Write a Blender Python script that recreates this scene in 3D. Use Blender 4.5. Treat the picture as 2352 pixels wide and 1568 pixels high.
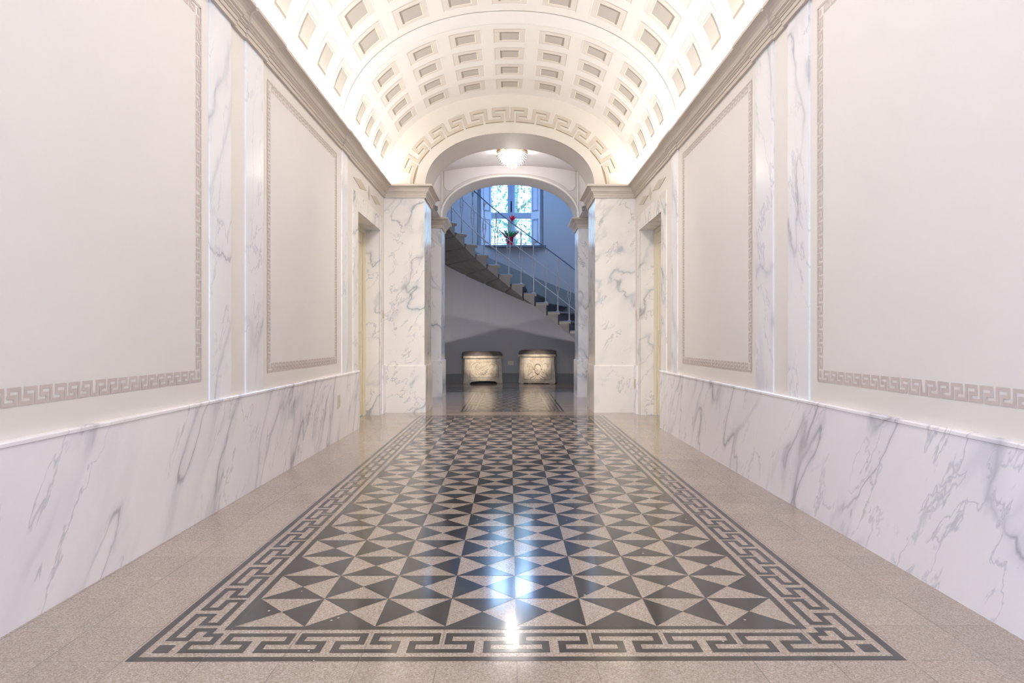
import bpy, bmesh, math, random
from math import sin, cos, pi, sqrt, atan2, radians
from mathutils import Vector, Matrix

# clear
for o in list(bpy.data.objects): bpy.data.objects.remove(o)
scene = bpy.context.scene
COL = scene.collection
S = 0.8            # the layout below is written in eye heights; the eye stands 0.8 m above the floor
random.seed(7)

# ------------------------------------------------------------------ camera
cam_d = bpy.data.cameras.new('camera'); cam = bpy.data.objects.new('camera', cam_d); COL.objects.link(cam)
cam.location = (0, 0, 1.0*S)
cam.rotation_euler = (radians(90), 0, -5/1500)
cam_d.sensor_width = 36; cam_d.lens = 1500/2352*36
cam_d.shift_y = -3/2352
cam_d.clip_start = .02
scene.camera = cam

# ------------------------------------------------------------------ world, exposure
scene.view_settings.view_transform = 'Standard'
scene.view_settings.look = 'None'
scene.view_settings.gamma = 1
scene.view_settings.use_curve_mapping = False
scene.view_settings.exposure = 0.0
W = bpy.data.worlds.new('world'); scene.world = W; W.use_nodes = True
bg = W.node_tree.nodes['Background']; bg.inputs[0].default_value = (.42, .68, 1, 1); bg.inputs[1].default_value = 11

def area(name, loc, rot, sx, sy, power, col, spread=pi):
    l = bpy.data.lights.new(name, 'AREA'); l.shape = 'RECTANGLE'; l.size = sx*S; l.size_y = sy*S
    l.energy = power; l.color = col; l.spread = spread
    o = bpy.data.objects.new(name, l); o.location = Vector(loc)*S; o.rotation_euler = rot; COL.objects.link(o)
    return o
def spot(name, loc, target, power, col, ang, blend=.3, rad=.02):
    l = bpy.data.lights.new(name, 'SPOT'); l.energy = power; l.color = col; l.spot_size = radians(ang); l.spot_blend = blend
    l.shadow_soft_size = rad
    o = bpy.data.objects.new(name, l); o.location = Vector(loc)*S
    d = Vector(target)-Vector(loc); o.rotation_euler = d.to_track_quat('-Z', 'Y').to_euler(); COL.objects.link(o)
    return o

VAULT_LIGHT = (1, .98, .96)
for sg in (-1, 1):
    # strip lamps lying in the coves above the cornices, shining up at the vault
    area('cove_strip_lamp', (sg*1.70, 3.3, 3.15), (0, pi+sg*radians(4), 0), .05, 11.4, 66, VAULT_LIGHT)
# daylight through the glazed entrance behind the camera, and an added, unseen roof light over the stairwell
area('entrance_daylight', (-.7, -2.2, 1.6), (radians(90), 0, radians(-32)), 1.5, 2.6, 34, (.58, .65, 1))
# added fill lights under the vault crown, out of view and without fittings
area('corridor_fill_light', (0, 4.0, 4.2), (0, 0, 0), .5, 3.6, 20, (1, .95, .92))
area('corridor_fill_light', (0, .9, 4.2), (0, 0, 0), .5, 1.6, 5, (1, .95, .93))
area('corridor_fill_light', (0, 5.5, 4.2), (radians(37), 0, 0), .7, .5, 22, (1, .93, .85), radians(92))
area('well_fill_light', (.2, 14.0, 6.55), (0, 0, 0), 2.6, 2.0, 62, (.16, .36, 1))  # added blue fill for the stairwell, set in the invented roof opening
area('window_daylight', (.035, 16.2, 5.2), (radians(-90), 0, 0), 1.2, .5, 16, (.36, .56, 1))
# spot lamps held by the small fittings behind the first arch, and floor uplights in the stairwell
spot('chest_spot_lamp', (-1.10, 10.2, 3.02), (-.68, 15.0, .42), 1150, (1, .88, .74), 8.6, .9)
spot('chest_spot_lamp', (1.10, 10.2, 3.02), (.60, 15.0, .44), 1150, (1, .88, .74), 8.4, .9)
spot('floor_uplight_lamp', (-1.40, 13.2, .16), (-1.40, 13.201, 1), 38, (1, .93, .96), 134, .05)
spot('floor_uplight_lamp', (1.55, 13.2, .16), (1.55, 13.201, 1), 48, (1, .96, .98), 137, .05)

# ------------------------------------------------------------------ mesh helper
class MB:
    def __init__(s): s.v = []; s.f = []; s.m = []; s.sm = []
    def face(s, pts, m=0, sm=False):
        i = len(s.v); s.v += [tuple(p) for p in pts]; s.f.append(tuple(range(i, i+len(pts)))); s.m.append(m); s.sm.append(sm)
    def grid(s, rows, m=0, sm=True, close=False):
        n = len(rows[0]); i0 = len(s.v)
        for r in rows: s.v += [tuple(p) for p in r]
        for a in range(len(rows)-1):
            for b in range(n if close else n-1):
                c = (b+1) % n
                s.f.append((i0+a*n+b, i0+a*n+c, i0+(a+1)*n+c, i0+(a+1)*n+b)); s.m.append(m); s.sm.append(sm)
    def box(s, x0, y0, z0, x1, y1, z1, m=0, mat=None):
        x0, x1 = sorted((x0, x1)); y0, y1 = sorted((y0, y1)); z0, z1 = sorted((z0, z1))
        P = [Vector(p) for p in ((x0,y0,z0),(x1,y0,z0),(x1,y1,z0),(x0,y1,z0),(x0,y0,z1),(x1,y0,z1),(x1,y1,z1),(x0,y1,z1))]
        if mat: P = [mat @ p for p in P]
        i = len(s.v); s.v += [tuple(p) for p in P]
        for f in ((0,3,2,1),(4,5,6,7),(0,1,5,4),(1,2,6,5),(2,3,7,6),(3,0,4,7)):
            s.f.append(tuple(i+k for k in f)); s.m.append(m); s.sm.append(False)
    def prism(s, poly, fn0, fn1, m=0, caps=True, sm=False):
        a = [Vector(fn0(*p)) for p in poly]; b = [Vector(fn1(*p)) for p in poly]; n = len(poly)
        if caps: s.face(a, m); s.face(list(reversed(b)), m)
        i = len(s.v); s.v += [tuple(p) for p in a+b]
        for k in range(n):
            s.f.append((i+k, i+(k+1) % n, i+n+(k+1) % n, i+n+k)); s.m.append(m); s.sm.append(sm)
    def tube(s, pts, r, n=8, m=0, closed=False, caps=True):
        pts = [Vector(p) for p in pts]; rows = []; N = len(pts); prev = None
        for k, p in enumerate(pts):
            if closed: t = pts[(k+1) % N]-pts[(k-1) % N]
            else: t = pts[min(k+1, N-1)]-pts[max(k-1, 0)]
            t.normalize()
            u = t.orthogonal().normalized() if prev is None else (prev-t*prev.dot(t)).normalized()
            prev = u; w = t.cross(u); rr = r[k] if isinstance(r, (list, tuple)) else r
            rows.append([p+u*rr*cos(2*pi*j/n)+w*rr*sin(2*pi*j/n) for j in range(n)])
        if closed: rows.append(rows[0])
        s.grid(rows, m, True, True)
        if caps and not closed: s.face(list(reversed(rows[0])), m); s.face(rows[-1], m)
    def lathe(s, prof, c=(0,0,0), n=24, m=0, mat=None, fn=None):
        rows = []
        for r, z in prof:
            row = [Vector((r*cos(2*pi*j/n), r*sin(2*pi*j/n), z)) for j in range(n)]
            if mat: row = [mat @ p for p in row]
            rows.append([p+Vector(c) for p in row])
        s.grid(rows, m, True, True)
    def ball(s, c, rx, ry=None, rz=None, n=10, k=7, m=0, mat=None):
        ry = rx if ry is None else ry; rz = rx if rz is None else rz; rows = []
        for a in range(k+1):
            ph = -pi/2+pi*a/k
            row = [Vector((rx*cos(ph)*cos(2*pi*j/n), ry*cos(ph)*sin(2*pi*j/n), rz*sin(ph))) for j in range(n)]
            if mat: row = [mat @ p for p in row]
            rows.append([p+Vector(c) for p in row])
        s.grid(rows, m, True, True)
    def build(s, name, mats, parent=None, merge=True, bevel=0, org=None, recalc=False):
        me = bpy.data.meshes.new(name)
        o3 = Vector(org) if org else Vector((0,0,0))
        me.from_pydata([tuple((Vector(v)-o3)*S) for v in s.v], [], s.f)
        for mt in (mats if isinstance(mats, (list, tuple)) else [mats]): me.materials.append(mt)
        for k, p in enumerate(me.polygons): p.material_index = s.m[k]; p.use_smooth = s.sm[k]
        if merge or recalc:
            bm = bmesh.new(); bm.from_mesh(me)
            if merge: bmesh.ops.remove_doubles(bm, verts=bm.verts, dist=1e-5)
            if recalc: bmesh.ops.recalc_face_normals(bm, faces=bm.faces)
            bm.to_mesh(me); bm.free()
        ob = bpy.data.objects.new(name, me); COL.objects.link(ob)
        if org: ob.location = o3*S
        if parent: ob.parent = parent
        if bevel:
            b = ob.modifiers.new('bevel', 'BEVEL'); b.width = bevel*S; b.segments = 2; b.limit_method = 'ANGLE'; b.angle_limit = radians(40)
        return ob
def tag(o, label=None, cat=None, group=None, kind=None):
    if label: o['label'] = label
    if cat: o['category'] = cat
    if group: o['group'] = group
    if kind: o['kind'] = kind
    return o
def structure(o, label=None):
    o['kind'] = 'structure'
    if label: o['label'] = label
    return o
def empty(name, loc=(0,0,0), rz=0, rot=None):
    o = bpy.data.objects.new(name, None); o.location = Vector(loc)*S; o.rotation_euler = rot or (0, 0, rz); COL.objects.link(o)
    o.empty_display_size = .1; return o
def copy_tree(o, parent=None):
    c = o.copy(); COL.objects.link(c)
    if parent: c.parent = parent
    for ch in list(o.children): copy_tree(ch, c)
    return c

# ------------------------------------------------------------------ materials
def new_mat(name):
    m = bpy.data.materials.new(name); m.use_nodes = True
    nt = m.node_tree; b = nt.nodes['Principled BSDF']; return m, nt, b
def N(nt, typ, **kw):
    n = nt.nodes.new(typ)
    for k, v in kw.items():
        if k.startswith('i_'): n.inputs[k[2:].replace('_', ' ')].default_value = v
        else: setattr(n, k, v)
    return n
def math_n(nt, op, a, b=None, c=None, clamp=False):
    n = nt.nodes.new('ShaderNodeMath'); n.operation = op; n.use_clamp = clamp
    for i, x in enumerate((a, b, c)):
        if x is None: continue
        if isinstance(x, (int, float)): n.inputs[i].default_value = x
        else: nt.links.new(x, n.inputs[i])
    return n.outputs[0]
def mix_n(nt, fac, a, b, typ='MIX'):
    n = nt.nodes.new('ShaderNodeMix'); n.data_type = 'RGBA'; n.blend_type = typ
    for sock, x in ((n.inputs[0], fac), (n.inputs[6], a), (n.inputs[7], b)):
        if isinstance(x, (int, float)): sock.default_value = x
        elif isinstance(x, tuple): sock.default_value = (x[0], x[1], x[2], 1)
        else: nt.links.new(x, sock)
    return n.outputs[2]
def noise(nt, vec, scale, detail=3, rough=.5, dist=0.0, out=0):
    n = nt.nodes.new('ShaderNodeTexNoise'); n.inputs['Scale'].default_value = scale; n.inputs['Detail'].default_value = detail
    n.inputs['Roughness'].default_value = rough; n.inputs['Distortion'].default_value = dist
    if vec is not None: nt.links.new(vec, n.inputs['Vector'])
    return n.outputs[out]
def mapping(nt, rot=(0,0,0), scale=(1,1,1), loc=(0,0,0)):
    tc = nt.nodes.new('ShaderNodeTexCoord'); mp = nt.nodes.new('ShaderNodeMapping')
    mp.inputs['Rotation'].default_value = rot; mp.inputs['Scale'].default_value = scale; mp.inputs['Location'].default_value = loc
    nt.links.new(tc.outputs['Object'], mp.inputs[0]); return mp.outputs[0]
def ramp(nt, fac, stops):
    r = nt.nodes.new('ShaderNodeValToRGB'); nt.links.new(fac, r.inputs[0]); e = r.color_ramp.elements
    while len(e) < len(stops): e.new(.5)
    for k, (p, c) in enumerate(stops): e[k].position = p; e[k].color = (c[0], c[1], c[2], 1) if isinstance(c, tuple) else (c, c, c, 1)
    return r.outputs[0]
def bump(nt, b, h, strength=.2, dist=.002):
    n = nt.nodes.new('ShaderNodeBump'); n.inputs['Strength'].default_value = strength; n.inputs['Distance'].default_value = dist
    nt.links.new(h, n.inputs['Height']); nt.links.new(n.outputs[0], b.inputs['Normal'])

def paint(name, col, rough=.6, var=.035, sc=3.0, bmp=.08):
    m, nt, b = new_mat(name); v = mapping(nt)
    f = noise(nt, v, sc, 4, .6)
    c = mix_n(nt, f, tuple(x*(1-var) for x in col), tuple(min(1, x*(1+var)) for x in col))
    nt.links.new(c, b.inputs['Base Color']); b.inputs['Roughness'].default_value = rough
    bump(nt, b, noise(nt, v, 160, 2), bmp, .001)
    return m
def marble(name, base=(.80,.785,.775), vein=(.30,.34,.38), rot=(.45,-.5,.1), amount=1.0, scale=1.0, seed=0, stretch=.38, rough=.22):
    m, nt, b = new_mat(name)
    v0 = mapping(nt, rot, (1, 1, 1), (seed*3.7, seed*1.3, seed*2.1))      # turn first, then stretch, so the veins lean
    mp2 = nt.nodes.new('ShaderNodeMapping'); mp2.inputs['Scale'].default_value = (scale, scale, scale*stretch); nt.links.new(v0, mp2.inputs[0]); v = mp2.outputs[0]
    # warp
    wn = noise(nt, v, 2.2, 5, .55, 0, 1)
    sub = nt.nodes.new('ShaderNodeVectorMath'); sub.operation = 'SUBTRACT'; nt.links.new(wn, sub.inputs[0]); sub.inputs[1].default_value = (.5,.5,.5)
    scl = nt.nodes.new('ShaderNodeVectorMath'); scl.operation = 'SCALE'; nt.links.new(sub.outputs[0], scl.inputs[0]); scl.inputs['Scale'].default_value = .42
    add = nt.nodes.new('ShaderNodeVectorMath'); add.operation = 'ADD'; nt.links.new(v, add.inputs[0]); nt.links.new(scl.outputs[0], add.inputs[1])
    w = add.outputs[0]
    def vein_layer(sc, width, det=2):
        n = noise(nt, w, sc, det, .55)
        d = math_n(nt, 'ABSOLUTE', math_n(nt, 'SUBTRACT', n, .5))
        return math_n(nt, 'SUBTRACT', 1.0, math_n(nt, 'DIVIDE', d, width, clamp=True), clamp=True)
    mk1 = ramp(nt, noise(nt, v, 1.5, 2), [(.43, 0.0), (.60, 1.0)])
    mk2 = ramp(nt, noise(nt, v, 2.9, 3), [(.43, 0.0), (.56, 1.0)])
    a = math_n(nt, 'MULTIPLY', math_n(nt, 'POWER', vein_layer(1.5, .030), 1.3), mk1)
    c2 = math_n(nt, 'MULTIPLY', math_n(nt, 'POWER', vein_layer(3.6, .016, 5), 1.3), mk2)
    soft = math_n(nt, 'MULTIPLY', math_n(nt, 'POWER', vein_layer(1.5, .11), 1.8), mk1)
    smoke = ramp(nt, noise(nt, w, 1.1, 4, .6), [(.45, 0.0), (.75, 1.0)])
    c0 = mix_n(nt, math_n(nt, 'MULTIPLY', smoke, .35*amount), base, tuple(x*y for x, y in zip(base, (.86,.88,.91))))
    c1 = mix_n(nt, math_n(nt, 'MULTIPLY', soft, .36*amount), c0, tuple(x*1.25 for x in vein))
    core = math_n(nt, 'MULTIPLY', vein_layer(1.5, .009), ramp(nt, noise(nt, v, 3.3, 2), [(.48, 0.0), (.60, 1.0)]))
    cc = mix_n(nt, math_n(nt, 'MULTIPLY', math_n(nt, 'MAXIMUM', a, math_n(nt, 'MULTIPLY', c2, .75)), .72*amount, clamp=True), c1, vein)
    cc = mix_n(nt, math_n(nt, 'MULTIPLY', core, .5*amount), cc, tuple(x*.45 for x in vein))
    nt.links.new(cc, b.inputs['Base Color']); b.inputs['Roughness'].default_value = rough
    return m
T = .246; TX0 = .0215; TY0 = 2.283
def terrazzo(name, ca, cb, cc, rough=.08, dark=False):
    m, nt, b = new_mat(name); v = mapping(nt)
    vo = nt.nodes.new('ShaderNodeTexVoronoi'); vo.inputs['Scale'].default_value = 300; nt.links.new(v, vo.inputs['Vector'])
    sep = nt.nodes.new('ShaderNodeSeparateColor'); nt.links.new(vo.outputs['Color'], sep.inputs[0])
    c = ramp(nt, sep.outputs[0], [(0.0, ca), (.45, cb), (1.0, cc)])
    c = mix_n(nt, math_n(nt, 'MULTIPLY', ramp(nt, vo.outputs['Distance'], [(.35, 0.0), (.75, 1.0)]), .25), c, ca)
    if dark:   # stray light chips
        vo2 = nt.nodes.new('ShaderNodeTexVoronoi'); vo2.inputs['Scale'].default_value = 60; nt.links.new(v, vo2.inputs['Vector'])
        sp2 = nt.nodes.new('ShaderNodeSeparateColor'); nt.links.new(vo2.outputs['Color'], sp2.inputs[0])
        chip = math_n(nt, 'MULTIPLY', math_n(nt, 'GREATER_THAN', sp2.outputs[1], .985), math_n(nt, 'LESS_THAN', vo2.outputs['Distance'], .22))
        c = mix_n(nt, chip, c, (.55,.5,.45))
    tc = nt.nodes.new('ShaderNodeTexCoord'); sx = nt.nodes.new('ShaderNodeSeparateXYZ'); nt.links.new(tc.outputs['Object'], sx.inputs[0])
    gx = math_n(nt, 'DIVIDE', math_n(nt, 'SUBTRACT', sx.outputs[0], TX0*S), T*S)
    gy = math_n(nt, 'DIVIDE', math_n(nt, 'SUBTRACT', sx.outputs[1], TY0*S), T*S)
    fx = math_n(nt, 'PINGPONG', gx, .5); fy = math_n(nt, 'PINGPONG', gy, .5)
    wn = nt.nodes.new('ShaderNodeTexWhiteNoise'); wn.noise_dimensions = '2D'; cb_ = nt.nodes.new('ShaderNodeCombineXYZ')
    nt.links.new(math_n(nt, 'FLOOR', gx), cb_.inputs[0]); nt.links.new(math_n(nt, 'FLOOR', gy), cb_.inputs[1]); nt.links.new(cb_.outputs[0], wn.inputs[0])
    hs = nt.nodes.new('ShaderNodeHueSaturation'); nt.links.new(c, hs.inputs['Color'])
    nt.links.new(math_n(nt, 'ADD', .93, math_n(nt, 'MULTIPLY', wn.outputs[0], .13)), hs.inputs['Value']); c = hs.outputs[0]
    jl = math_n(nt, 'MAXIMUM', math_n(nt, 'LESS_THAN', fx, .0075), math_n(nt, 'LESS_THAN', fy, .0065))
    brk = ramp(nt, noise(nt, v, 9, 2), [(.35, .25), (.6, 1.0)])
    c = mix_n(nt, math_n(nt, 'MULTIPLY', math_n(nt, 'MULTIPLY', jl, .75), brk), c, (.16,.14,.12) if not dark else (.10,.09,.085))
    # worn brown scuffs
    sc = ramp(nt, noise(nt, v, 5.5, 6, .7), [(.69, 0.0), (.74, 1.0)])
    c = mix_n(nt, math_n(nt, 'MULTIPLY', sc, .28 if not dark else 0.05), c, (.20,.13,.09))
    nt.links.new(c, b.inputs['Base Color'])
    r = math_n(nt, 'ADD', rough, math_n(nt, 'MULTIPLY', noise(nt, v, 2.5, 3), .06))
    r = math_n(nt, 'ADD', r, math_n(nt, 'MULTIPLY', wn.outputs[0], .03))
    nt.links.new(r, b.inputs['Roughness']); b.inputs['Specular IOR Level'].default_value = .85
    bump(nt, b, noise(nt, v, 14, 2), .05, .0015)
    return m
def plain(name, col, rough=.5, metal=0, em=None, es=0):
    m, nt, b = new_mat(name); b.inputs['Base Color'].default_value = (*col, 1); b.inputs['Roughness'].default_value = rough; b.inputs['Metallic'].default_value = metal
    v = mapping(nt); f = noise(nt, v, 25, 3)
    nt.links.new(mix_n(nt, f, tuple(x*.94 for x in col), tuple(min(1, x*1.05) for x in col)), b.inputs['Base Color'])
    if em: b.inputs['Emission Color'].default_value = (*em, 1); b.inputs['Emission Strength'].default_value = es
    return m

M = {}
M['wall'] = paint('cream wall paint', (.80, .745, .69), .55)
M['panel'] = paint('panel wall paint', (.80, .75, .715), .55, .03)
M['key'] = paint('painted key pattern', (.60, .51, .47), .6, .10, 9)
M['line'] = paint('painted fine line', (.60, .52, .45), .6)
M['diamond'] = paint('painted lozenge', (.60, .53, .44), .6)
M['cornice'] = paint('stucco cornice', (.60, .525, .45), .55, .02)
M['marble'] = marble('painted marble pier', rot=(.55, -.6, .2), seed=1, scale=1.25, amount=1.0, base=(.87,.82,.76))
M['wainscot'] = marble('painted marble wainscot', rot=(.55, .1, 0), seed=4, scale=1.45, amount=.95, base=(.93,.88,.885), vein=(.36,.37,.43), stretch=.30)
M['wainscot_r'] = marble('painted marble wainscot right', rot=(-.60, .1, 0), seed=8, scale=1.30, amount=.95, base=(.93,.88,.895), vein=(.38,.39,.46), stretch=.32)
M['pil'] = marble('painted marble pilaster', rot=(.30, .1, 0), seed=7, scale=1.2, amount=.85, base=(.90,.88,.885), vein=(.38,.40,.48))
M['marble2'] = marble('painted marble inner pier', rot=(.5, .55, .2), seed=11, scale=1.3, amount=1.1, base=(.86,.85,.86), vein=(.28,.31,.36))
M['tl'] = terrazzo('light terrazzo', (.285,.215,.168), (.40,.318,.258), (.54,.45,.375))
M['td'] = terrazzo('dark terrazzo', (.022,.021,.022), (.036,.034,.034), (.060,.056,.055), dark=True)
M['vault'] = paint('vault plaster', (.76, .72, .67), .7, .045, 2.2)
M['rib'] = paint('vault rib plaster', (.78, .745, .72), .7, .02)
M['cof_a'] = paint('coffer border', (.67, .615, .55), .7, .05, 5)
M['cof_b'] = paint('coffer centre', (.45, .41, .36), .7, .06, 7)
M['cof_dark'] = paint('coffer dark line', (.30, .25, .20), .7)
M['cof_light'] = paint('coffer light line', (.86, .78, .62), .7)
M['arch'] = paint('arch plaster', (.70, .63, .545), .6, .02)
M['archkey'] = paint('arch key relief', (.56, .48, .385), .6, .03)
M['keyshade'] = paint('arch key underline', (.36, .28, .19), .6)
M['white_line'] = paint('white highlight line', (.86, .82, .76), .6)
M['soffit'] = paint('arch soffit plaster', (.66, .60, .54), .6, .03)
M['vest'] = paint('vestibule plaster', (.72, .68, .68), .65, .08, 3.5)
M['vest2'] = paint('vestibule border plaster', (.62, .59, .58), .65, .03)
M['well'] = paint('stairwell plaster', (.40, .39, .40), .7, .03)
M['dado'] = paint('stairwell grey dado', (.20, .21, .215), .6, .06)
M['door'] = paint('cream door lacquer', (.80, .72, .55), .35, .02)
M['brass'] = plain('aged brass', (.45,.30,.16), .35, .8)
M['white'] = paint('white window paint', (.74,.76,.80), .4, .02)
M['frame'] = paint('grey blue window paint', (.36,.42,.52), .4, .02)
M['dark'] = plain('dark metal', (.03,.035,.05), .4, .6)
M['sill'] = plain('dark stone sill', (.10,.12,.16), .35)
M['iron'] = paint('light painted iron', (.42,.39,.39), .35, .05)
M['rail'] = plain('dark steel handrail', (.13,.15,.20), .3, .7)
M['plate'] = plain('beige switch plate', (.66,.58,.47), .4)
M['slot'] = plain('socket holes', (.08,.06,.05), .5)
M['pot'] = plain('raspberry glazed pot', (.42,.01,.05), .25)
M['bract'] = plain('red bract', (.85,.03,.08), .45)
M['leaf'] = plain('green leaf', (.08,.44,.18), .4)
M['bulb'] = plain('lamp glow', (1,1,1), .5, 0, (1,.97,.93), 2.0)
M['fled'] = plain('uplight lens glow', (1,1,1), .5, 0, (1,.98,.95), 14)
def stone(name, a, b_, rough=.85, sc=9, bm=.6, sp=.66):
    m, nt, b = new_mat(name); v = mapping(nt)
    f = noise(nt, v, sc, 8, .65); g = noise(nt, v, sc*7, 4, .6)
    c = mix_n(nt, ramp(nt, f, [(.35, 0.0), (.65, 1.0)]), a, b_)
    c = mix_n(nt, ramp(nt, g, [(sp, 0.0), (sp+.12, .8)]), c, tuple(x*.35 for x in a))
    nt.links.new(c, b.inputs['Base Color']); b.inputs['Roughness'].default_value = rough
    bump(nt, b, math_n(nt, 'ADD', f, math_n(nt, 'MULTIPLY', g, .6)), bm, .008)
    return m
M['chest'] = stone('old travertine', (.42,.34,.25), (.64,.57,.47), .85, 9, .8, .57)
M['chest_top'] = stone('weathered dark stone', (.09,.075,.07), (.17,.14,.13))
M['step'] = paint('grey stone step', (.23,.205,.18), .6, .12, 7)
M['riser'] = stone('worn stone riser', (.12,.115,.12), (.17,.165,.17), .55, 5, .15)
M['stsoffit'] = stone('dark stone stair soffit', (.09,.083,.08), (.15,.14,.13), .8, 3, .2)
def foliage_mat():
    m, nt, b = new_mat('bright tree leaves'); v = mapping(nt)
    c = ramp(nt, noise(nt, v, 9, 4), [(.3, (.012,.07,.10)), (.5, (.02,.15,.09)), (.7, (.12,.27,.12))])
    nt.links.new(c, b.inputs['Base Color']); b.inputs['Roughness'].default_value = .35
    return m
M['foliage'] = foliage_mat()
def glass_mat(name, tint=(1,1,1), gl=.06):
    m = bpy.data.materials.new(name); m.use_nodes = True; nt = m.node_tree; nt.nodes.clear()
    o = nt.nodes.new('ShaderNodeOutputMaterial'); t = nt.nodes.new('ShaderNodeBsdfTransparent'); t.inputs[0].default_value = (*tint, 1)
    g = nt.nodes.new('ShaderNodeBsdfGlossy'); g.inputs['Roughness'].default_value = .02
    mx = nt.nodes.new('ShaderNodeMixShader'); fr = nt.nodes.new('ShaderNodeFresnel'); fr.inputs[0].default_value = 1.45
    nt.links.new(fr.outputs[0], mx.inputs[0]); nt.links.new(t.outputs[0], mx.inputs[1]); nt.links.new(g.outputs[0], mx.inputs[2]); nt.links.new(mx.outputs[0], o.inputs[0])
    return m
M['glass'] = glass_mat('window glass')
m_, nt_, b_ = new_mat('cut crystal'); b_.inputs['Transmission Weight'].default_value = 1; b_.inputs['Roughness'].default_value = .03; b_.inputs['IOR'].default_value = 1.5
M['crystal'] = m_

# ------------------------------------------------------------------ layout constants (eye heights)
XW, XP, XS = 1.74, 1.729, 1.713       # wall, pilaster and wainscot faces
YB, YE = -2.5, 9.04                   # back wall, arch wall
ZC0, ZC1 = 2.965, 3.135               # cornice
ZW = .655                             # wainscot top
D0, D1, DZ = 7.46, 8.73, 2.47         # door opening
VA, VB = 1.74, 1.265                  # vault half width and rise

# ------------------------------------------------------------------ key pattern
def key_half(n, p, lead, v0=0., v1=1.):
    """path from a corner towards the middle: n keys of length p, starting on the outer edge"""
    vm = (v0+v1)/2; P = [(0, v0)]; s = lead
    for k in range(n):
        P += [(s+.72*p, v0), (s+.72*p, vm), (s+.34*p, vm), (s+.34*p, v1), (s+p, v1), (s+p, v0)]; s += p
    return P, s
def stroke_rects(path, w):
    R = []
    for k in range(len(path)-1):
        (a, b), (c, d) = path[k], path[k+1]; L = abs(c-a)+abs(d-b)
        if L < 1e-9: continue
        ux, uy = (c-a)/L, (d-b)/L; h = w/2; e = h if k == len(path)-2 else -h
        x0, y0, x1, y1 = a-ux*h, b-uy*h, c+ux*e, d+uy*e; nx, ny = -uy*h, ux*h
        R.append([(x0+nx, y0+ny), (x1+nx, y1+ny), (x1-nx, y1-ny), (x0-nx, y0-ny)])
    return R

# ------------------------------------------------------------------ floor with inlaid carpets
fl = MB()
fl.face([(-5, YB-.2, 0), (5, YB-.2, 0), (5, 17, 0), (-5, 17, 0)], 0)
def dark(pts, z=.0006): fl.face([(x, y, z) for x, y in pts], 1)
def rug(cx, nx, y0, ny, bx, by, parity=0, keys=True):
    """cx centre, nx x ny tiles of triangles, border bx/by wide; y0 = near edge of the tile field"""
    x0 = cx-nx*T/2; x1 = cx+nx*T/2; y1 = y0+ny*T
    for i in range(nx):
        for j in range(ny):
            a, b, c, d = (x0+i*T, y0+j*T), (x0+(i+1)*T, y0+j*T), (x0+(i+1)*T, y0+(j+1)*T), (x0+i*T, y0+(j+1)*T)
            m = (a[0]+T/2, a[1]+T/2)
            if (i+j+parity) % 2 == 0: dark([a, m, d]); dark([b, c, m])
            else: dark([a, b, m]); dark([d, m, c])
    def ring(fa, fb):
        ax, ay, ex, ey = fa*bx, fa*by, fb*bx, fb*by
        X0, X1, Y0, Y1 = x0-bx, x1+bx, y0-by, y1+by
        dark([(X0+ax, Y0+ay), (X1-ax, Y0+ay), (X1-ex, Y0+ey), (X0+ex, Y0+ey)])
        dark([(X0+ax, Y1-ay), (X0+ex, Y1-ey), (X1-ex, Y1-ey), (X1-ax, Y1-ay)])
        dark([(X0+ax, Y0+ay), (X0+ex, Y0+ey), (X0+ex, Y1-ey), (X0+ax, Y1-ay)])
        dark([(X1-ax, Y0+ay), (X1-ax, Y1-ay), (X1-ex, Y1-ey), (X1-ex, Y0+ey)])
    ring(0, .11); ring(.90, 1.0)
    if not keys: return
    w = .098
    vo, vm, vi = .27, .50, .735
    unit = [[(0, vo), (.39, vo), (.39, vm), (.085, vm), (.085, vi), (.915, vi), (.915, vm), (.61, vm), (.61, vo), (1, vo)]]
    def side(n, fn):
        for k in range(n):
            for R in stroke_rects(unit[0], w):
                # keep bars inside their own tile so neighbours only touch
                R = [(min(1, max(0, s)), v) for s, v in R]
                dark([fn(k+s, v) for s, v in R])
    side(nx, lambda s, v: (x0+s*T, y0-by+v*by))
    side(nx, lambda s, v: (x0+s*T, y1+by-v*by))
    side(ny, lambda s, v: (x0-bx+v*bx, y0+s*T))
    side(ny, lambda s, v: (x1+bx-v*bx, y0+s*T))
    corner = [(1.0, vo), (.61, vo), (.61, vm), (.90, vm), (.90, .735), (.735, .735), (.735, .90), (.5, .90), (.5, .61), (.27, .61), (.27, 1.0)]
    for sx in (0, 1):
        for sy in (0, 1):
            f = lambda p, q: ((x0-bx+p*bx) if not sx else (x1+bx-p*bx), (y0-by+q*by) if not sy else (y1+by-q*by))
            for R in stroke_rects(corner, w): dark([f(min(1, p), min(1, q)) for p, q in R])
            dark([f(.22, .22), f(.44, .22), f(.44, .44), f(.22, .44)])
rug(TX0, 8, TY0, 25, .236, .246)
rug(.035, 4, 9.357, 12, .236, .246)
rug(.035, 12, 12.85, 3, .236, .246)
floor = structure(fl.build('floor', [M['tl'], M['td']], merge=False))

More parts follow.
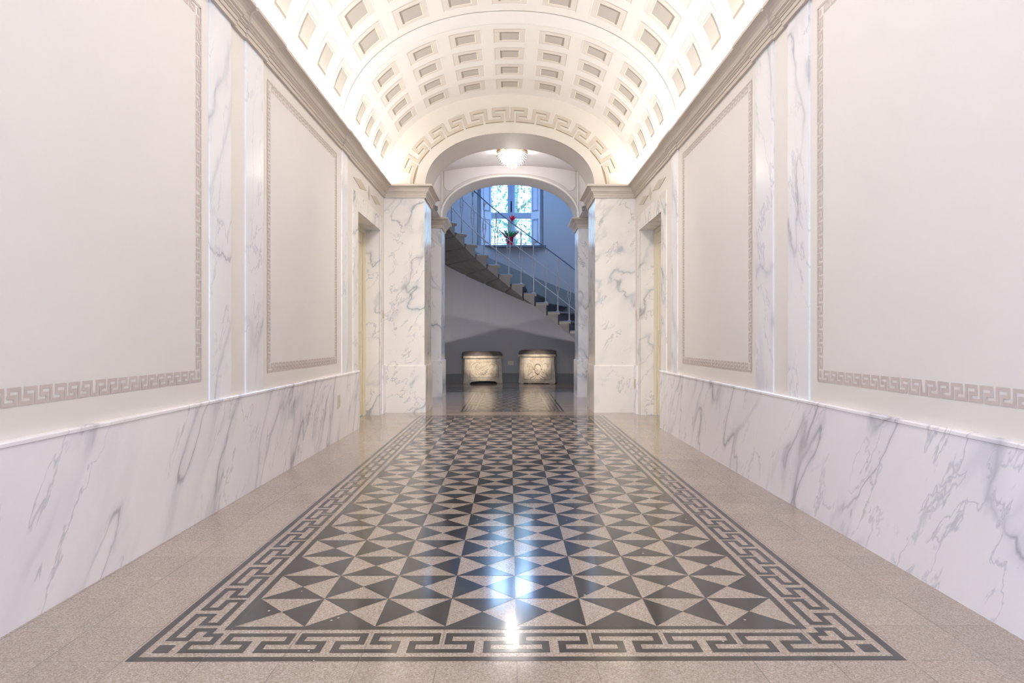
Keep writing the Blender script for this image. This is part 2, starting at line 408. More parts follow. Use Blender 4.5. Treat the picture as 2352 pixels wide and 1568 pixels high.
# ------------------------------------------------------------------ side walls with painted key frames
def build_side(sg, name):
    w = MB(); X = sg*XW
    def q(y0, y1, z0, z1, m=0, off=0.0):
        x = X-sg*off; w.face([(x, y0, z0), (x, y1, z0), (x, y1, z1), (x, y0, z1)], m)
    ZT = ZC1+.02
    q(YB, D0, 0, ZT); q(D1, YE, 0, ZT); q(D0, D1, DZ, ZT)
    def panel(y0, y1, z0, z1):
        q(y0+.03, y1-.03, z0+.03, z1-.03, 1, .0008)
        bw = .052; n_y = 11; n_z = 13; sw = .0145
        for (L, n, fn) in ((y1-y0, n_y, lambda s, v: (y0+s, z0+v)), (y1-y0, n_y, lambda s, v: (y1-s, z0+v)),
                           (y1-y0, n_y, lambda s, v: (y0+s, z1-v)), (y1-y0, n_y, lambda s, v: (y1-s, z1-v)),
                           (z1-z0, n_z, lambda s, v: (y0+v, z0+s)), (z1-z0, n_z, lambda s, v: (y0+v, z1-s)),
                           (z1-z0, n_z, lambda s, v: (y1-v, z0+s)), (z1-z0, n_z, lambda s, v: (y1-v, z1-s))):
            p = (L/2)/(n+.85); P, e = key_half(n, p, .62*p, 0, bw); P.append((L/2-sw/2, 0))
            if True:
                for R in stroke_rects(P, sw):
                    w.face([(X-sg*.0018, *fn(max(0, s), v)) for s, v in R], 2)
        for a, b in ((y0, z0), (y1, z0), (y0, z1), (y1, z1)):
            dy = 1 if a == y0 else -1; dz = 1 if b == z0 else -1
            p = .018; q(a+dy*p, a+dy*(p+.022), b+dz*p, b+dz*(p+.035), 2, .0018)
    panel(1.797, 3.681, .774, 2.868)
    panel(4.69, 6.56, .774, 2.868)
    # lozenges above the door
    for yc, zc, ry, rz in ((7.60, 2.815, .34, .052), (8.06, 2.815, .055, .085), (8.48, 2.815, .30, .050)):
        w.face([(X-sg*.006, yc-ry, zc), (X-sg*.006, yc, zc-rz), (X-sg*.006, yc+ry, zc), (X-sg*.006, yc, zc+rz)], 3)
        for (a, b), (c, d) in (((-ry, 0), (0, -rz)), ((0, -rz), (ry, 0)), ((ry, 0), (0, rz)), ((0, rz), (-ry, 0))):
            w.face([(X, yc+a, zc+b), (X, yc+c, zc+d), (X-sg*.006, yc+c, zc+d), (X-sg*.006, yc+a, zc+b)], 3)
    return structure(w.build(name, [M['wall'], M['panel'], M['key'], M['diamond']], merge=False))
build_side(-1, 'wall_left'); build_side(1, 'wall_right')
# back wall with glazed entrance (behind the camera)
w = MB()
for a in ((-XW, 0, -1.4, 4.5), (.4, 0, XW, 4.5), (-1.4, 2.95, .4, 4.5)): w.box(a[0], YB-.2, a[1], a[2], YB, a[3])
structure(w.build('wall_back', M['wall']))
w = MB()
for x in (-1.4, -.53, .32): w.box(x, YB-.15, 0, x+.08, YB-.08, 2.95)
for z in (0, .9, 2.87): w.box(-1.4, YB-.15, z, .4, YB-.08, z+.08)
d3 = structure(w.build('door_3', M['door']))
w = MB(); w.box(-1.38, YB-.12, .02, .38, YB-.11, 2.93); w.build('pane', M['glass'], d3)

# ------------------------------------------------------------------ swept mouldings
def sweep(mb, path, prof, sg, m=0, lim=None):
    """path walks away from the camera along the left wall; room is to its right. sg=-1 left wall, +1 mirrored"""
    n = len(path); nr = []
    for k in range(n-1):
        dx, dy = path[k+1][0]-path[k][0], path[k+1][1]-path[k][1]; L = sqrt(dx*dx+dy*dy); nr.append(Vector((dy/L, -dx/L)))
    rows = []
    for k in range(n):
        if k == 0: o = nr[0]
        elif k == n-1: o = nr[-1]
        else:
            o = nr[k-1]+nr[k]; o = o/(1+nr[k-1].dot(nr[k]))
        L_ = lim.get(k, 9) if lim else 9
        rows.append([(-sg*(path[k][0]+o.x*p) if sg == 1 else path[k][0]+o.x*p, path[k][1]+max(-L_, min(L_, o.y*p)), z) for p, z in prof])
    # one strip of faces per stretch, so the mitres stay sharp
    for k in range(n-1): mb.grid([rows[k], rows[k+1]], m, False)
PIL = [(.90, 1.19), (1.42, 1.70), (3.775, 4.06), (4.29, 4.588), (6.744, 6.98)]
prof = [(-.03, ZC0), (.020, ZC0), (.020, ZC0+.028), (.027, ZC0+.030), (.027, ZC0+.055), (.034, ZC0+.057), (.034, ZC0+.063),
        (.045, ZC0+.070), (.045, ZC0+.078), (.058, ZC0+.086), (.058, ZC0+.095), (.061, ZC0+.100), (.066, ZC0+.115), (.078, ZC0+.130), (.096, ZC0+.140),
        (.112, ZC0+.144), (.120, ZC0+.145), (.120, ZC1-.002), (.118, ZC1), (-.03, ZC1)]
cpath = [(-XW, YB)]; clim = {}
for i_, (a, b) in enumerate(PIL):
    k_ = len(cpath)
    if i_ in (0, 2): clim[k_+2] = clim[k_+3] = .088      # the paired pilasters nearly touch: keep their returns apart
    if i_ in (1, 3): clim[k_] = clim[k_+1] = .088
    cpath += [(-XW, a-.012), (-XP, a-.012), (-XP, b+.012), (-XW, b+.012)]
PX = 1.181; PY0, PY1 = YE, 9.80
cpath += [(-XW, PY0), (-PX, PY0), (-PX, PY1), (-XW, PY1)]
tn = 1
for sg in (-1, 1):
    c = MB(); sweep(c, cpath, prof, sg, 0, clim)
    structure(c.build('trim_%d' % tn, M['cornice'])); tn += 1
P2X, P2Y0, P2Y1 = 1.20, 11.45, 12.05
for sg in (-1, 1):
    c = MB(); sweep(c, [(-XW, P2Y0), (-P2X, P2Y0), (-P2X, P2Y1), (-XW, P2Y1)], prof, sg)
    structure(c.build('trim_%d' % tn, M['cornice'])); tn += 1
# pilasters
for sg in (-1, 1):
    for a, b in PIL:
        c = MB(); c.box(sg*XP, a, ZW-.01, sg*(XW+.01), b, ZC0+.01)
        structure(c.build('trim_%d' % tn, M['pil'])); tn += 1
# wainscot
wprof = [(0, 0), (.027, 0), (.027, ZW-.022), (.033, ZW-.018), (.033, ZW-.006), (.028, ZW), (0, ZW)]
for sg, nm in ((-1, 'baseboard_left'), (1, 'baseboard_right')):
    c = MB(); sweep(c, [(-XW, YB), (-XW, D0)], wprof, sg)
    x = sg*XW
    c.face([(x, D0, 0), (x-sg*.027, D0, 0), (x-sg*.027, D0, ZW), (x, D0, ZW)])
    c.box(sg*(XW-.027), D1+.10, 0, sg*XW, YE, ZW)
    structure(c.build(nm, M['wainscot'] if sg < 0 else M['wainscot_r']))
# door surrounds, reveals, doors
dn = 1
for sg in (-1, 1):
    c = MB()
    c.box(sg*XP, D0-.235, ZW, sg*(XW+.005), D0, DZ+.20)
    c.box(sg*XP, D0, DZ, sg*(XW+.005), D1, DZ+.20)
    c.box(sg*XP, D1, 0, sg*(XW+.005), D1+.13, DZ+.20)
    # reveals
    XR = 2.02
    c.box(sg*(XW+.002), D0-.06, 0, sg*XR, D0, DZ+.06); c.box(sg*(XW+.002), D1, 0, sg*XR, D1+.06, DZ+.06)
    c.box(sg*(XW+.002), D0, DZ, sg*XR, D1, DZ+.06)
    structure(c.build('trim_%d' % tn, M['marble'])); tn += 1
    d = MB(); xd = sg*1.955
    d.box(xd, D0, .01, sg*2.0, D1, DZ, 0)
    dr = structure(d.build('door_%d' % dn, M['door'])); dn += 1
    d = MB()
    for (y0, y1, z0, z1) in ((D0, D0+.05, 0, DZ), (D1-.05, D1, 0, DZ), (D0+.05, D1-.05, DZ-.05, DZ)):
        d.box(sg*1.925, y0, z0, sg*1.955, y1, z1)
    d.build('door_frame', M['door'], dr, bevel=.004)
    for (z0, z1) in ((.18, .95), (1.10, 2.30)):
        for (y0, y1) in ((D0+.14, D0+.58), (D0+.69, D1-.14)):
            d = MB(); xx = sg*1.945
            d.box(xx, y0, z0, sg*1.955, y1, z0+.03); d.box(xx, y0, z1-.03, sg*1.955, y1, z1)
            d.box(xx, y0, z0+.03, sg*1.955, y0+.03, z1-.03); d.box(xx, y1-.03, z0+.03, sg*1.955, y1, z1-.03)
            d.build('panel_moulding', M['door'], dr)
    d = MB(); yh = D0+.09; d.tube([(sg*1.955, yh, 1.2), (sg*1.90, yh, 1.2), (sg*1.895, yh+.01, 1.2), (sg*1.89, yh+.13, 1.2)], .011, 8)
    d.lathe([(0, 0), (.03, 0), (.03, .008), (0, .008)], (sg*1.95, yh, 1.2), 16, 0, Matrix.Rotation(radians(-90*sg), 4, 'Y'))
    d.build('door_handle', M['brass'], dr)

# ------------------------------------------------------------------ vault
NS = 220
_el = [(0, 0, 0)]
VEX = 2.12
def ell(t): return (math.copysign(VA*abs(sin(t))**(2/VEX), t), ZC1+VB*max(0, cos(t))**(2/VEX))
tab = [(0.0, 0.0)]; L = 0; px_, pz_ = ell(0)
for k in range(1, NS+1):
    t = pi/2*k/NS; x, z = ell(t); L += sqrt((x-px_)**2+(z-pz_)**2); px_, pz_ = x, z; tab.append((L, t))
def at_arc(s):
    a = abs(s); sgn = 1 if s >= 0 else -1; a = min(a, tab[-1][0])
    lo = 0
    while lo < NS-1 and tab[lo+1][0] < a: lo += 1
    f = (a-tab[lo][0])/(tab[lo+1][0]-tab[lo][0]); return sgn*(tab[lo][1]+f*(tab[lo+1][1]-tab[lo][1]))
def vp(s, y, off=0.0):
    t = at_arc(s); x, z = ell(t); nx, nz = math.copysign(abs(x/VA)**(VEX-1)/VA, x), ((z-ZC1)/VB)**(VEX-1)/VB; l = sqrt(nx*nx+nz*nz)
    return (x-nx/l*off, y, z-nz/l*off)
v = MB()
smax = tab[-1][0]
ys = [YB, 0, 2, 4, 6, 7.5, YE+.02]
v.grid([[vp(-smax+2*smax*k/96, y) for k in range(97)] for y in ys], 0, True)
def patch(s0, s1, y0, y1, m, off):
    n = max(1, int(abs(s1-s0)/.06)); v.grid([[vp(s0+(s1-s0)*k/n, y, off) for k in range(n+1)] for y in (y0, y1)], m, True)
RIBS = [(-.2, .1), (.88, 1.72), (3.74, 4.62), (6.745, 7.015), (9.0, 9.04)]
for a, b in RIBS[:4]:
    patch(-smax, smax, a, b, 1, .004)
    for y in (a, b): patch(-smax, smax, y-.006, y+.006, 5, .006)
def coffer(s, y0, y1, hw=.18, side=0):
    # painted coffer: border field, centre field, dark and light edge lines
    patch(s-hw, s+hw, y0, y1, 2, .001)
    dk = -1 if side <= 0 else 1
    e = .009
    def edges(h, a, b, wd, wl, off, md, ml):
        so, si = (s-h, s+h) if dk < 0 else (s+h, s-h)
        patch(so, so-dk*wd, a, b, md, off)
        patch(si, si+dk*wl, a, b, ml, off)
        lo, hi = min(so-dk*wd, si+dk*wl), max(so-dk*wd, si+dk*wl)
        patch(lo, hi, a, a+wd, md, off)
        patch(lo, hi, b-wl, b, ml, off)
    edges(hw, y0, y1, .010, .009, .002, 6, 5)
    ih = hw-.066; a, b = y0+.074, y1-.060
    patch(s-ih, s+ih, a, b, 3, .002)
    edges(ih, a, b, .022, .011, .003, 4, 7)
SP = .497
def group(y_first, period, length, rows):
    for r in range(rows):
        y0 = y_first+r*period
        for k in range(-4, 5):
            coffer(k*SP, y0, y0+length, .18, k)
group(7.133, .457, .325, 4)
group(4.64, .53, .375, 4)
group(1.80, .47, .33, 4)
coff_line = paint('coffer thin line', (.60, .53, .46), .7)
structure(v.build('ceiling', [M['vault'], M['rib'], M['cof_a'], M['cof_b'], M['cof_dark'], M['white_line'], coff_line, M['cof_light']], merge=False))

# ------------------------------------------------------------------ arch walls
def sup(t, a, b, e=2.12):
    c, s_ = cos(t), sin(t)
    return (math.copysign(abs(c)**(2/e), c)*a, abs(s_)**(2/e)*b)
def arch_pts(a, b, z0, n=64, e=2.12): return [(sup(pi-pi*k/n, a, b, e)[0], z0+sup(pi-pi*k/n, a, b, e)[1]) for k in range(n+1)]
def arch_wall(name, y0, y1, a, b, z0, outer, mats, side_x):
    w = MB(); A = arch_pts(a, b, z0); n = len(A)
    O = [outer(k/(n-1)) for k in range(n)]
    for y in (y0, y1): w.grid([[(x, y, z) for x, z in A], [(x, y, z) for x, z in O]], 0, False)
    w.grid([[(x, y0, z) for x, z in A], [(x, y1, z) for x, z in A]], 1, True)
    for e0, e1 in ((A[0], O[0]), (A[-1], O[-1])):
        w.face([(e0[0], y0, z0), (e1[0], y0, z0), (e1[0], y1, z0), (e0[0], y1, z0)], 0)
    # fine painted lines near both edges of the soffit
    for ya in (y0+.045, y1-.05):
        I = [(x*.9985, z0+(z-z0)*.9985) for x, z in A]
        w.grid([[(x, ya, z) for x, z in I[8:-8]], [(x, ya+.008, z) for x, z in I[8:-8]]], 2, True)
    return w
def outer1(f):
    t = -pi/2+pi*f; x, z = ell(t); return (x, z) if abs(f-.5) < .4999 else (math.copysign(VA, f-.5), ZC1)
w = arch_wall('wall', PY0, PY1, 1.17, .735, ZC1, outer1, None, XW)
# running key relief around the lunette
def mid_curve(f, off):   # f in -1..1 along the band from spring to spring, off outwards
    t = f*radians(90); a0, b0 = 1.44, .99
    x, z = a0*sin(t), b0*cos(t); nx, nz = sin(t)/a0, cos(t)/b0; l = sqrt(nx*nx+nz*nz)
    return x+nx/l*off, z+nz/l*off
cl = [(0, 0.0)]; L = 0; px_, pz_ = mid_curve(0, 0)
for k in range(1, 201):
    x, z = mid_curve(k/200, 0); L += sqrt((x-px_)**2+(z-pz_)**2); px_, pz_ = x, z; cl.append((L, k/200))
def band(s, v_):
    lo = 0; a = max(0, min(abs(s), cl[-1][0]))
    while lo < 199 and cl[lo+1][0] < a: lo += 1
    f = cl[lo][1]+(a-cl[lo][0])/(cl[lo+1][0]-cl[lo][0])*(cl[lo+1][1]-cl[lo][1])
    x, z = mid_curve(f, v_); return math.copysign(x, s) if s else 0, ZC1+z
HB = .078
def lun_path():
    p = .300; c0 = .035; P = [(0, -HB)]; s = c0
    P.append((s, -HB))
    for k in range(6):
        P += [(s, HB), (s+.62*p, HB), (s+.62*p, 0), (s+.25*p, 0), (s+.25*p, -HB), (s+p, -HB)]; s += p
    P[-1] = (cl[-1][0]-.005, -HB)
    return P
LP = lun_path()
for sgn in (-1, 1):
    for R in stroke_rects(LP, .042):
        # split long bars so that they follow the curve
        (a0, b0), (a1, b1), (a2, b2), (a3, b3) = R
        n = 3 if abs(a1-a0) > .12 else 1
        for k in range(n):
            f0, f1 = k/n, (k+1)/n
            Q = [(a0+(a1-a0)*f0, b0+(b1-b0)*f0), (a0+(a1-a0)*f1, b0+(b1-b0)*f1), (a3+(a2-a3)*f1, b3+(b2-b3)*f1), (a3+(a2-a3)*f0, b3+(b2-b3)*f0)]
            Q = [(max(0, s), v_) for s, v_ in Q]
            P3 = [band(sgn*s if s else 0, v_) for s, v_ in Q]
            w.face([(x, PY0-.010, z) for x, z in P3], 3)
            for e in range(4):
                x0, z0 = P3[e]; x1, z1 = P3[(e+1) % 4]
                w.face([(x0, PY0, z0), (x1, PY0, z1), (x1, PY0-.010, z1), (x0, PY0-.010, z0)], 3)
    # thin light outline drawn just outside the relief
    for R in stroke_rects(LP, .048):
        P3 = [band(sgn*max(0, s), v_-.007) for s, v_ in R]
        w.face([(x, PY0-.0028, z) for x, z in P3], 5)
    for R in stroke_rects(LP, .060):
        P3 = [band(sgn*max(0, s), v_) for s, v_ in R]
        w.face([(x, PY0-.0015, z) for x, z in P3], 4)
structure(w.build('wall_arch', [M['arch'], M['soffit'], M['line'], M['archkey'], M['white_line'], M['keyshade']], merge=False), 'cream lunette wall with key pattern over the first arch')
ZV = 4.35
def outer2(f): return (-XW+2*XW*f, ZV)
w = arch_wall('wall', P2Y0, P2Y1, 1.19, .725, ZC1, outer2, None, XW)
# pale moulding around the arch edge
A = arch_pts(1.19, .725, ZC1, 64)
mo = MB()
mo.tube([(x*1.018, P2Y0-.012, ZC1+(z-ZC1)*1.026) for x, z in A], .017, 8)
# painted panel with rounded lower corners above the arch, pale upright mouldings at its sides
def ext(x):
    f = max(0, 1-(abs(x)/1.19)**2.12)**(1/2.12); return ZC1+.725*f
lo = [(-1.155, 3.74), (-1.150, 3.69), (-1.130, 3.655), (-1.100, 3.630), (-1.060, 3.618), (-1.02, 3.620)]
for k in range(1, 30):
    x = -1.02+1.02*k/29; t_ = k/29; lo.append((x, ext(x)+.085*(1-t_)+.055*t_+(.02*(1-t_)**3)))
lo = lo+[(-x, z) for x, z in reversed(lo[:-1])]
yp = P2Y0-.0015
w.grid([[(x, yp, z) for x, z in lo], [(x, yp, 4.15) for x, z in lo]], 3, False)
w.tube([(x, yp, z) for x, z in [(-1.155, 4.1)]+lo+[(1.155, 4.1)]], .0045, 5, 2)
for sg in (-1, 1): w.box(sg*1.200, P2Y0-.014, ZC1, sg*1.182, P2Y0+.01, 4.1, 4)
structure(w.build('wall_inner_arch', [M['vest2'], M['soffit'], M['line'], M['vest'], M['white_line']], merge=False), 'grey lilac wall over the second arch')
structure(mo.build('trim_%d' % tn, M['white_line'])); tn += 1

# piers
def pier(name, sg, xi, y0, y1, mat, label):
    c = MB()
    xo = XW
    c.box(sg*xi, y0, ZW-.01, sg*xo, y1, ZC0+.02)
    c.box(sg*(xi-.018), y0-.018, 0, sg*xo, y1+.018, ZW-.012)
    c.prism([(xi-.018, y0-.018), (xo, y0-.018), (xo, y1+.018), (xi-.018, y1+.018)],
            lambda a, b: (sg*a, b, ZW-.012), lambda a, b: (sg*(max(a, xi) if a < xo else a), min(max(b, y0), y1), ZW+.002), caps=False)
    return structure(c.build(name, mat, bevel=0), label)
pier('wall_pier_left', -1, PX, PY0, PY1, M['marble'], 'marbled pier left of the first arch')
pier('wall_pier_right', 1, PX, PY0, PY1, M['marble'], 'marbled pier right of the first arch')
pier('wall_inner_pier_left', -1, P2X, P2Y0, P2Y1, M['marble2'], 'marbled pier left of the second arch')
pier('wall_inner_pier_right', 1, P2X, P2Y0, P2Y1, M['marble2'], 'marbled pier right of the second arch')

# vestibule: side walls, recesses and domed ceiling
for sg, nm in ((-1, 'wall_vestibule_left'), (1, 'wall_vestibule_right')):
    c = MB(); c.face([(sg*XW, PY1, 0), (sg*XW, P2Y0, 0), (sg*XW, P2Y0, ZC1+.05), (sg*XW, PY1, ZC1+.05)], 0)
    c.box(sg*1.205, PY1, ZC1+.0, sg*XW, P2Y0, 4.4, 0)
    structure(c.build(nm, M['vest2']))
c = MB(); rows = []; n = 48
def vz(x, y): return 4.085-.11*(abs(x)/1.2)**2.2-.03*((y-10.62)/.86)**2
YS = [PY1-.02+(P2Y0+.02-PY1+.02)*k/14 for k in range(15)]
for y in YS: rows.append([(-1.225+2.45*k/n, y, vz(-1.225+2.45*k/n, y)) for k in range(n+1)])
c.grid(rows, 0, True)
structure(c.build('ceiling_vestibule', [M['vest'], M['line']], merge=False), 'vaulted lilac grey ceiling carrying the chandelier')

# ------------------------------------------------------------------ stairwell drum
CX, CY, RI, DT, T0, Z0, RISE = .195, 12.129, 1.8, .144, 2.376, 3.405, .2
RO = 3.3
ZCL = 6.6
WX0, WX1, WZ0, WZ1 = -.775, .796, 3.22, 5.55
def drum(x): return CY+sqrt(max(0, RO*RO-(x-CX)**2))
ang = lambda x: math.acos((x-CX)/RO)
tb = sorted(set([pi*k/60 for k in range(61)]+[ang(WX0), ang(WX1)]))
w = MB()
def dp(t, z, r=RO): return (CX+r*cos(t), CY+r*sin(t), z)
for a, b in zip(tb, tb[1:]):
    mid = (a+b)/2; hole = ang(WX1)-1e-6 < mid < ang(WX0)+1e-6
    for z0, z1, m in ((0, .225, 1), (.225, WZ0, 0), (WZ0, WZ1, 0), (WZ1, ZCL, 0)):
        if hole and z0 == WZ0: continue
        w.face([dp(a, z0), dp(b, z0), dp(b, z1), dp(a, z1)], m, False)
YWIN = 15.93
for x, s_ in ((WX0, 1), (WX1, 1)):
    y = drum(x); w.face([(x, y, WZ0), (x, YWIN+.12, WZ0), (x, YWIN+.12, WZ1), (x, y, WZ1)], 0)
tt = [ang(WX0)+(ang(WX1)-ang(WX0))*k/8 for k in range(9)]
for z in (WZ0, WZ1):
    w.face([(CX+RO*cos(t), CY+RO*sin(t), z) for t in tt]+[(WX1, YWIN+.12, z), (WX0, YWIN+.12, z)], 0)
# flat returns beside the second arch
for sg in (-1, 1):
    xa = sg*P2X; xb = CX+sg*RO
    w.face([(sg*XW if False else sg*(P2X+.02), P2Y1+.001, 0), (xb, P2Y1+.001, 0), (xb, P2Y1+.001, ZCL), (sg*(P2X+.02), P2Y1+.001, ZCL)], 0)
    w.face([(xb, P2Y1, 0), (xb, CY, 0), (xb, CY, ZCL), (xb, P2Y1, ZCL)], 0)
w.face([(-1.23, P2Y1+.001, 3.87), (1.23, P2Y1+.001, 3.87), (1.23, P2Y1+.001, ZCL), (-1.23, P2Y1+.001, ZCL)], 0)
# sloping grey dado that follows the stair
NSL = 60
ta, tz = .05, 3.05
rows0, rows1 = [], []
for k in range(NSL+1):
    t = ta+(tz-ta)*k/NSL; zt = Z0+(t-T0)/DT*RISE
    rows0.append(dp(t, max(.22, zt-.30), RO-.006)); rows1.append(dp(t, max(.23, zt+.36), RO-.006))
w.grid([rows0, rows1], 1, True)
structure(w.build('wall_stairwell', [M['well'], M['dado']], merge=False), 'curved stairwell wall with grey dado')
# ceiling with an added, unseen roof light that lets in the blue fill
w = MB()
hx0, hx1, hy0, hy1 = -1.1, 1.5, 13.0, 15.0
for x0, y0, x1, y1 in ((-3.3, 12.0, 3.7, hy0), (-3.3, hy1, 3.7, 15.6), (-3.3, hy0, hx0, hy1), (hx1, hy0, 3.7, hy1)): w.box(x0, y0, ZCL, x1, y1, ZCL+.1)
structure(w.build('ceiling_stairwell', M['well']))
w = MB()
for x in (hx0, hx0+.85, hx0+1.7, hx1-.05): w.box(x, hy0, ZCL+.02, x+.05, hy1, ZCL+.07)
sk = structure(w.build('added_roof_light', M['frame']))
w = MB(); w.box(hx0, hy0, ZCL+.06, hx1, hy1, ZCL+.065); w.build('pane', M['glass'], sk)

# ------------------------------------------------------------------ window
def rect_frame(mb, x0, x1, z0, z1, y0, y1, wd, m=0):
    mb.box(x0, y0, z0, x1, y1, z0+wd, m); mb.box(x0, y0, z1-wd, x1, y1, z1, m)
    mb.box(x0, y0, z0+wd, x0+wd, y1, z1-wd, m); mb.box(x1-wd, y0, z0+wd, x1, y1, z1-wd, m)
GX0, GX1, GZ0, GZ1 = -.445, .515, 3.345, 5.42
w = MB()
w.box(WX0, YWIN, WZ0, GX0-.03, YWIN+.10, WZ1); w.box(GX1+.03, YWIN, WZ0, WX1, YWIN+.10, WZ1)
w.box(GX0-.03, YWIN, WZ0, GX1+.03, YWIN+.10, GZ0-.02); w.box(GX0-.03, YWIN, GZ1+.02, GX1+.03, YWIN+.10, WZ1)
win = structure(w.build('window_1', M['white']))
w = MB(); mx = .035
w.box(mx-.075, YWIN-.03, GZ0-.02, mx+.075, YWIN+.06, GZ1+.02); w.box(mx-.02, YWIN-.045, GZ0-.02, mx+.02, YWIN-.03, GZ1+.02)
w.build('mullion', M['frame'], win, bevel=.006)
w = MB()
for a, b in ((GX0-.03, mx-.075), (mx+.075, GX1+.03)): w.box(a, YWIN-.02, 3.975, b, YWIN+.06, 4.095)
w.build('transom', M['frame'], win)
for a, b in ((GX0, mx-.075), (mx+.075, GX1)):
    for c0, c1 in ((GZ0, 3.975), (4.095, GZ1)):
        w = MB(); rect_frame(w, a-.0, b+.0, c0-.0, c1+.0, YWIN-.01, YWIN+.05, .016); w.build('sash', M['white'], win)
        w = MB(); w.box(a, YWIN+.02, c0, b, YWIN+.026, c1); w.build('pane', M['glass'], win)
w = MB(); w.box(mx-.012, YWIN-.075, 4.14, mx+.012, YWIN-.05, 4.36); w.box(mx-.018, YWIN-.055, 4.12, mx+.018, YWIN-.045, 4.38)
w.build('window_handle', M['dark'], win, bevel=.004)
# folded shutters in the embrasure
for sg, hx, ex in ((-1, GX0-.02, -.70), (1, GX1+.02, .735)):
    w = MB(); a = Vector((hx, YWIN-.02, 0)); b = Vector((ex, YWIN-.22, 0)); d = (b-a); Lh = d.length; d.normalize(); nn = Vector((-d.y, d.x, 0))*(-sg)
    Mx = Matrix(((d.x, nn.x, 0, a.x), (d.y, nn.y, 0, a.y), (0, 0, 1, 0), (0, 0, 0, 1)))
    w.box(0, 0, 3.26, Lh, .025, 5.48, 0, Mx)
    sh = w.build('shutter', M['white'], win)
    for z0, z1 in ((3.36, 3.93), (4.13, 5.38)):
        w = MB()
        for q_ in ((.05, z0, Lh-.05, z0+.02), (.05, z1-.02, Lh-.05, z1), (.05, z0+.02, .07, z1-.02), (Lh-.07, z0+.02, Lh-.05, z1-.02)):
            w.box(q_[0], -.010, q_[1], q_[2], .035, q_[3], 0, Mx)
        w.build('panel_moulding', M['frame'], sh)
w = MB(); w.box(WX0-.05, drum(0)-.09, WZ0-.035, WX1+.06, YWIN+.02, WZ0+.012)
w.build('window_sill', M['sill'], win, bevel=.006)
# outside grille
w = MB()
for x in (-.54, -.375, -.20, -.02, .085, .26, .43, .60): w.box(x-.012, 16.28, 3.1, x+.012, 16.30, 5.6)
for z in (3.30, 4.12, 4.9): w.box(-.7, 16.27, z-.012, .75, 16.285, z+.012)
w.build('grille', M['white'], win)

# tree outside the window
tr = tag(empty('tree', (0.2, 18.6, -1.5)), 'leafy green tree seen outside through the stair window', 'tree')
w = MB(); rnd = random.Random(3)
for k in range(15000):
    x = rnd.uniform(-1.6, 1.9); z = rnd.uniform(2.5, 7.3); y = 18.6+rnd.gauss(0, .45)
    dens = .72+.28*sin(x*2.1+z*1.3)*cos(z*1.9-x)
    if rnd.random() > dens: continue
    L = rnd.uniform(.035, .08); wd = L*rnd.uniform(.25, .42); m = Matrix.Rotation(rnd.uniform(0, 6.28), 4, 'Z') @ Matrix.Rotation(rnd.uniform(-1.3, 1.3), 4, 'X') @ Matrix.Rotation(rnd.uniform(0, 6.28), 4, 'Y')
    P = [m @ Vector(p) + Vector((x, y, z)) for p in ((-L, 0, 0), (-L*.2, 0, wd), (L, 0, 0), (-L*.2, 0, -wd))]
    w.face([p-Vector((0.2, 18.6, -1.5)) for p in P], 0)
w.build('foliage', M['foliage'], tr, merge=False)['kind'] = 'stuff'
w = MB(); w.tube([(0, .3, 0), (.05, .3, 3), (-.1, .2, 5.5), (.1, .3, 8.5)], [.14, .12, .09, .04], 10)
for k in range(9):
    z = 3.2+k*.6; a = k*2.4; w.tube([(0, .25, z), (cos(a)*.7, .25+sin(a)*.25, z+.5), (cos(a)*1.6, .25+sin(a)*.4, z+.9)], [.05, .035, .012], 6)
w.build('trunk', M['step'], tr)

# ------------------------------------------------------------------ staircase
st = tag(empty('staircase', (CX, CY, 0)), 'curved cantilevered stone staircase climbing left along the round stairwell wall', 'staircase')
def sp_(t, r, z): return (r*cos(t), r*sin(t), z)
n_first, n_last = -5, 17
for n in range(n_first, n_last):
    th = T0-DT*n; zn = Z0-RISE*n
    if zn < .15: break
    k = RISE/DT
    prof_s = [(.016, 0), (.004, -.004), (-.006, -.014), (-.012, -.026), (-.009, -.040), (.004, -.050), (.022, -.050), (.024, -.060), (.034, -.068), (.036, -.205)]
    a_end = DT+.004
    P = [(l/RI, z) for l, z in prof_s]+[(.036/RI, max(-zn, -.31+.036/RI*k)), (a_end, max(-zn, -.31+a_end*k)), (a_end, 0)]
    m = MB(); NR = 4
    for i in range(NR):
        r0 = RI+(RO-.0-RI)*i/NR; r1 = RI+(RO-RI)*(i+1)/NR
        Pa = [sp_(th+a, r0, zn+z) for a, z in P]; Pb = [sp_(th+a, r1, zn+z) for a, z in P]
        for j in range(len(P)):
            j2 = (j+1) % len(P)
            mt = 0 if j < 7 or j == len(P)-1 else (1 if j in (7, 8, 9) else (2 if j == len(P)-3 else 0))
            if j < 9: mt = 1
            m.face([Pa[j], Pa[j2], Pb[j2], Pb[j]], mt, j < 6)
    m.face([sp_(th+a, RI, zn+z) for a, z in P], 0)
    # the nosing returns along the open end of the tread
    ret = [(RI+.01, 0), (RI-.012, -.003), (RI-.024, -.014), (RI-.027, -.026), (RI-.022, -.040), (RI-.008, -.050), (RI-.008, -.062), (RI+.01, -.070)]
    m.prism(ret, lambda a, z: sp_(th-.010/RI, a, zn+z), lambda a, z: sp_(th+DT, a, zn+z), 0)
    stp = m.build('step', [M['step'], M['riser'], M['stsoffit']], st, merge=True, recalc=True)
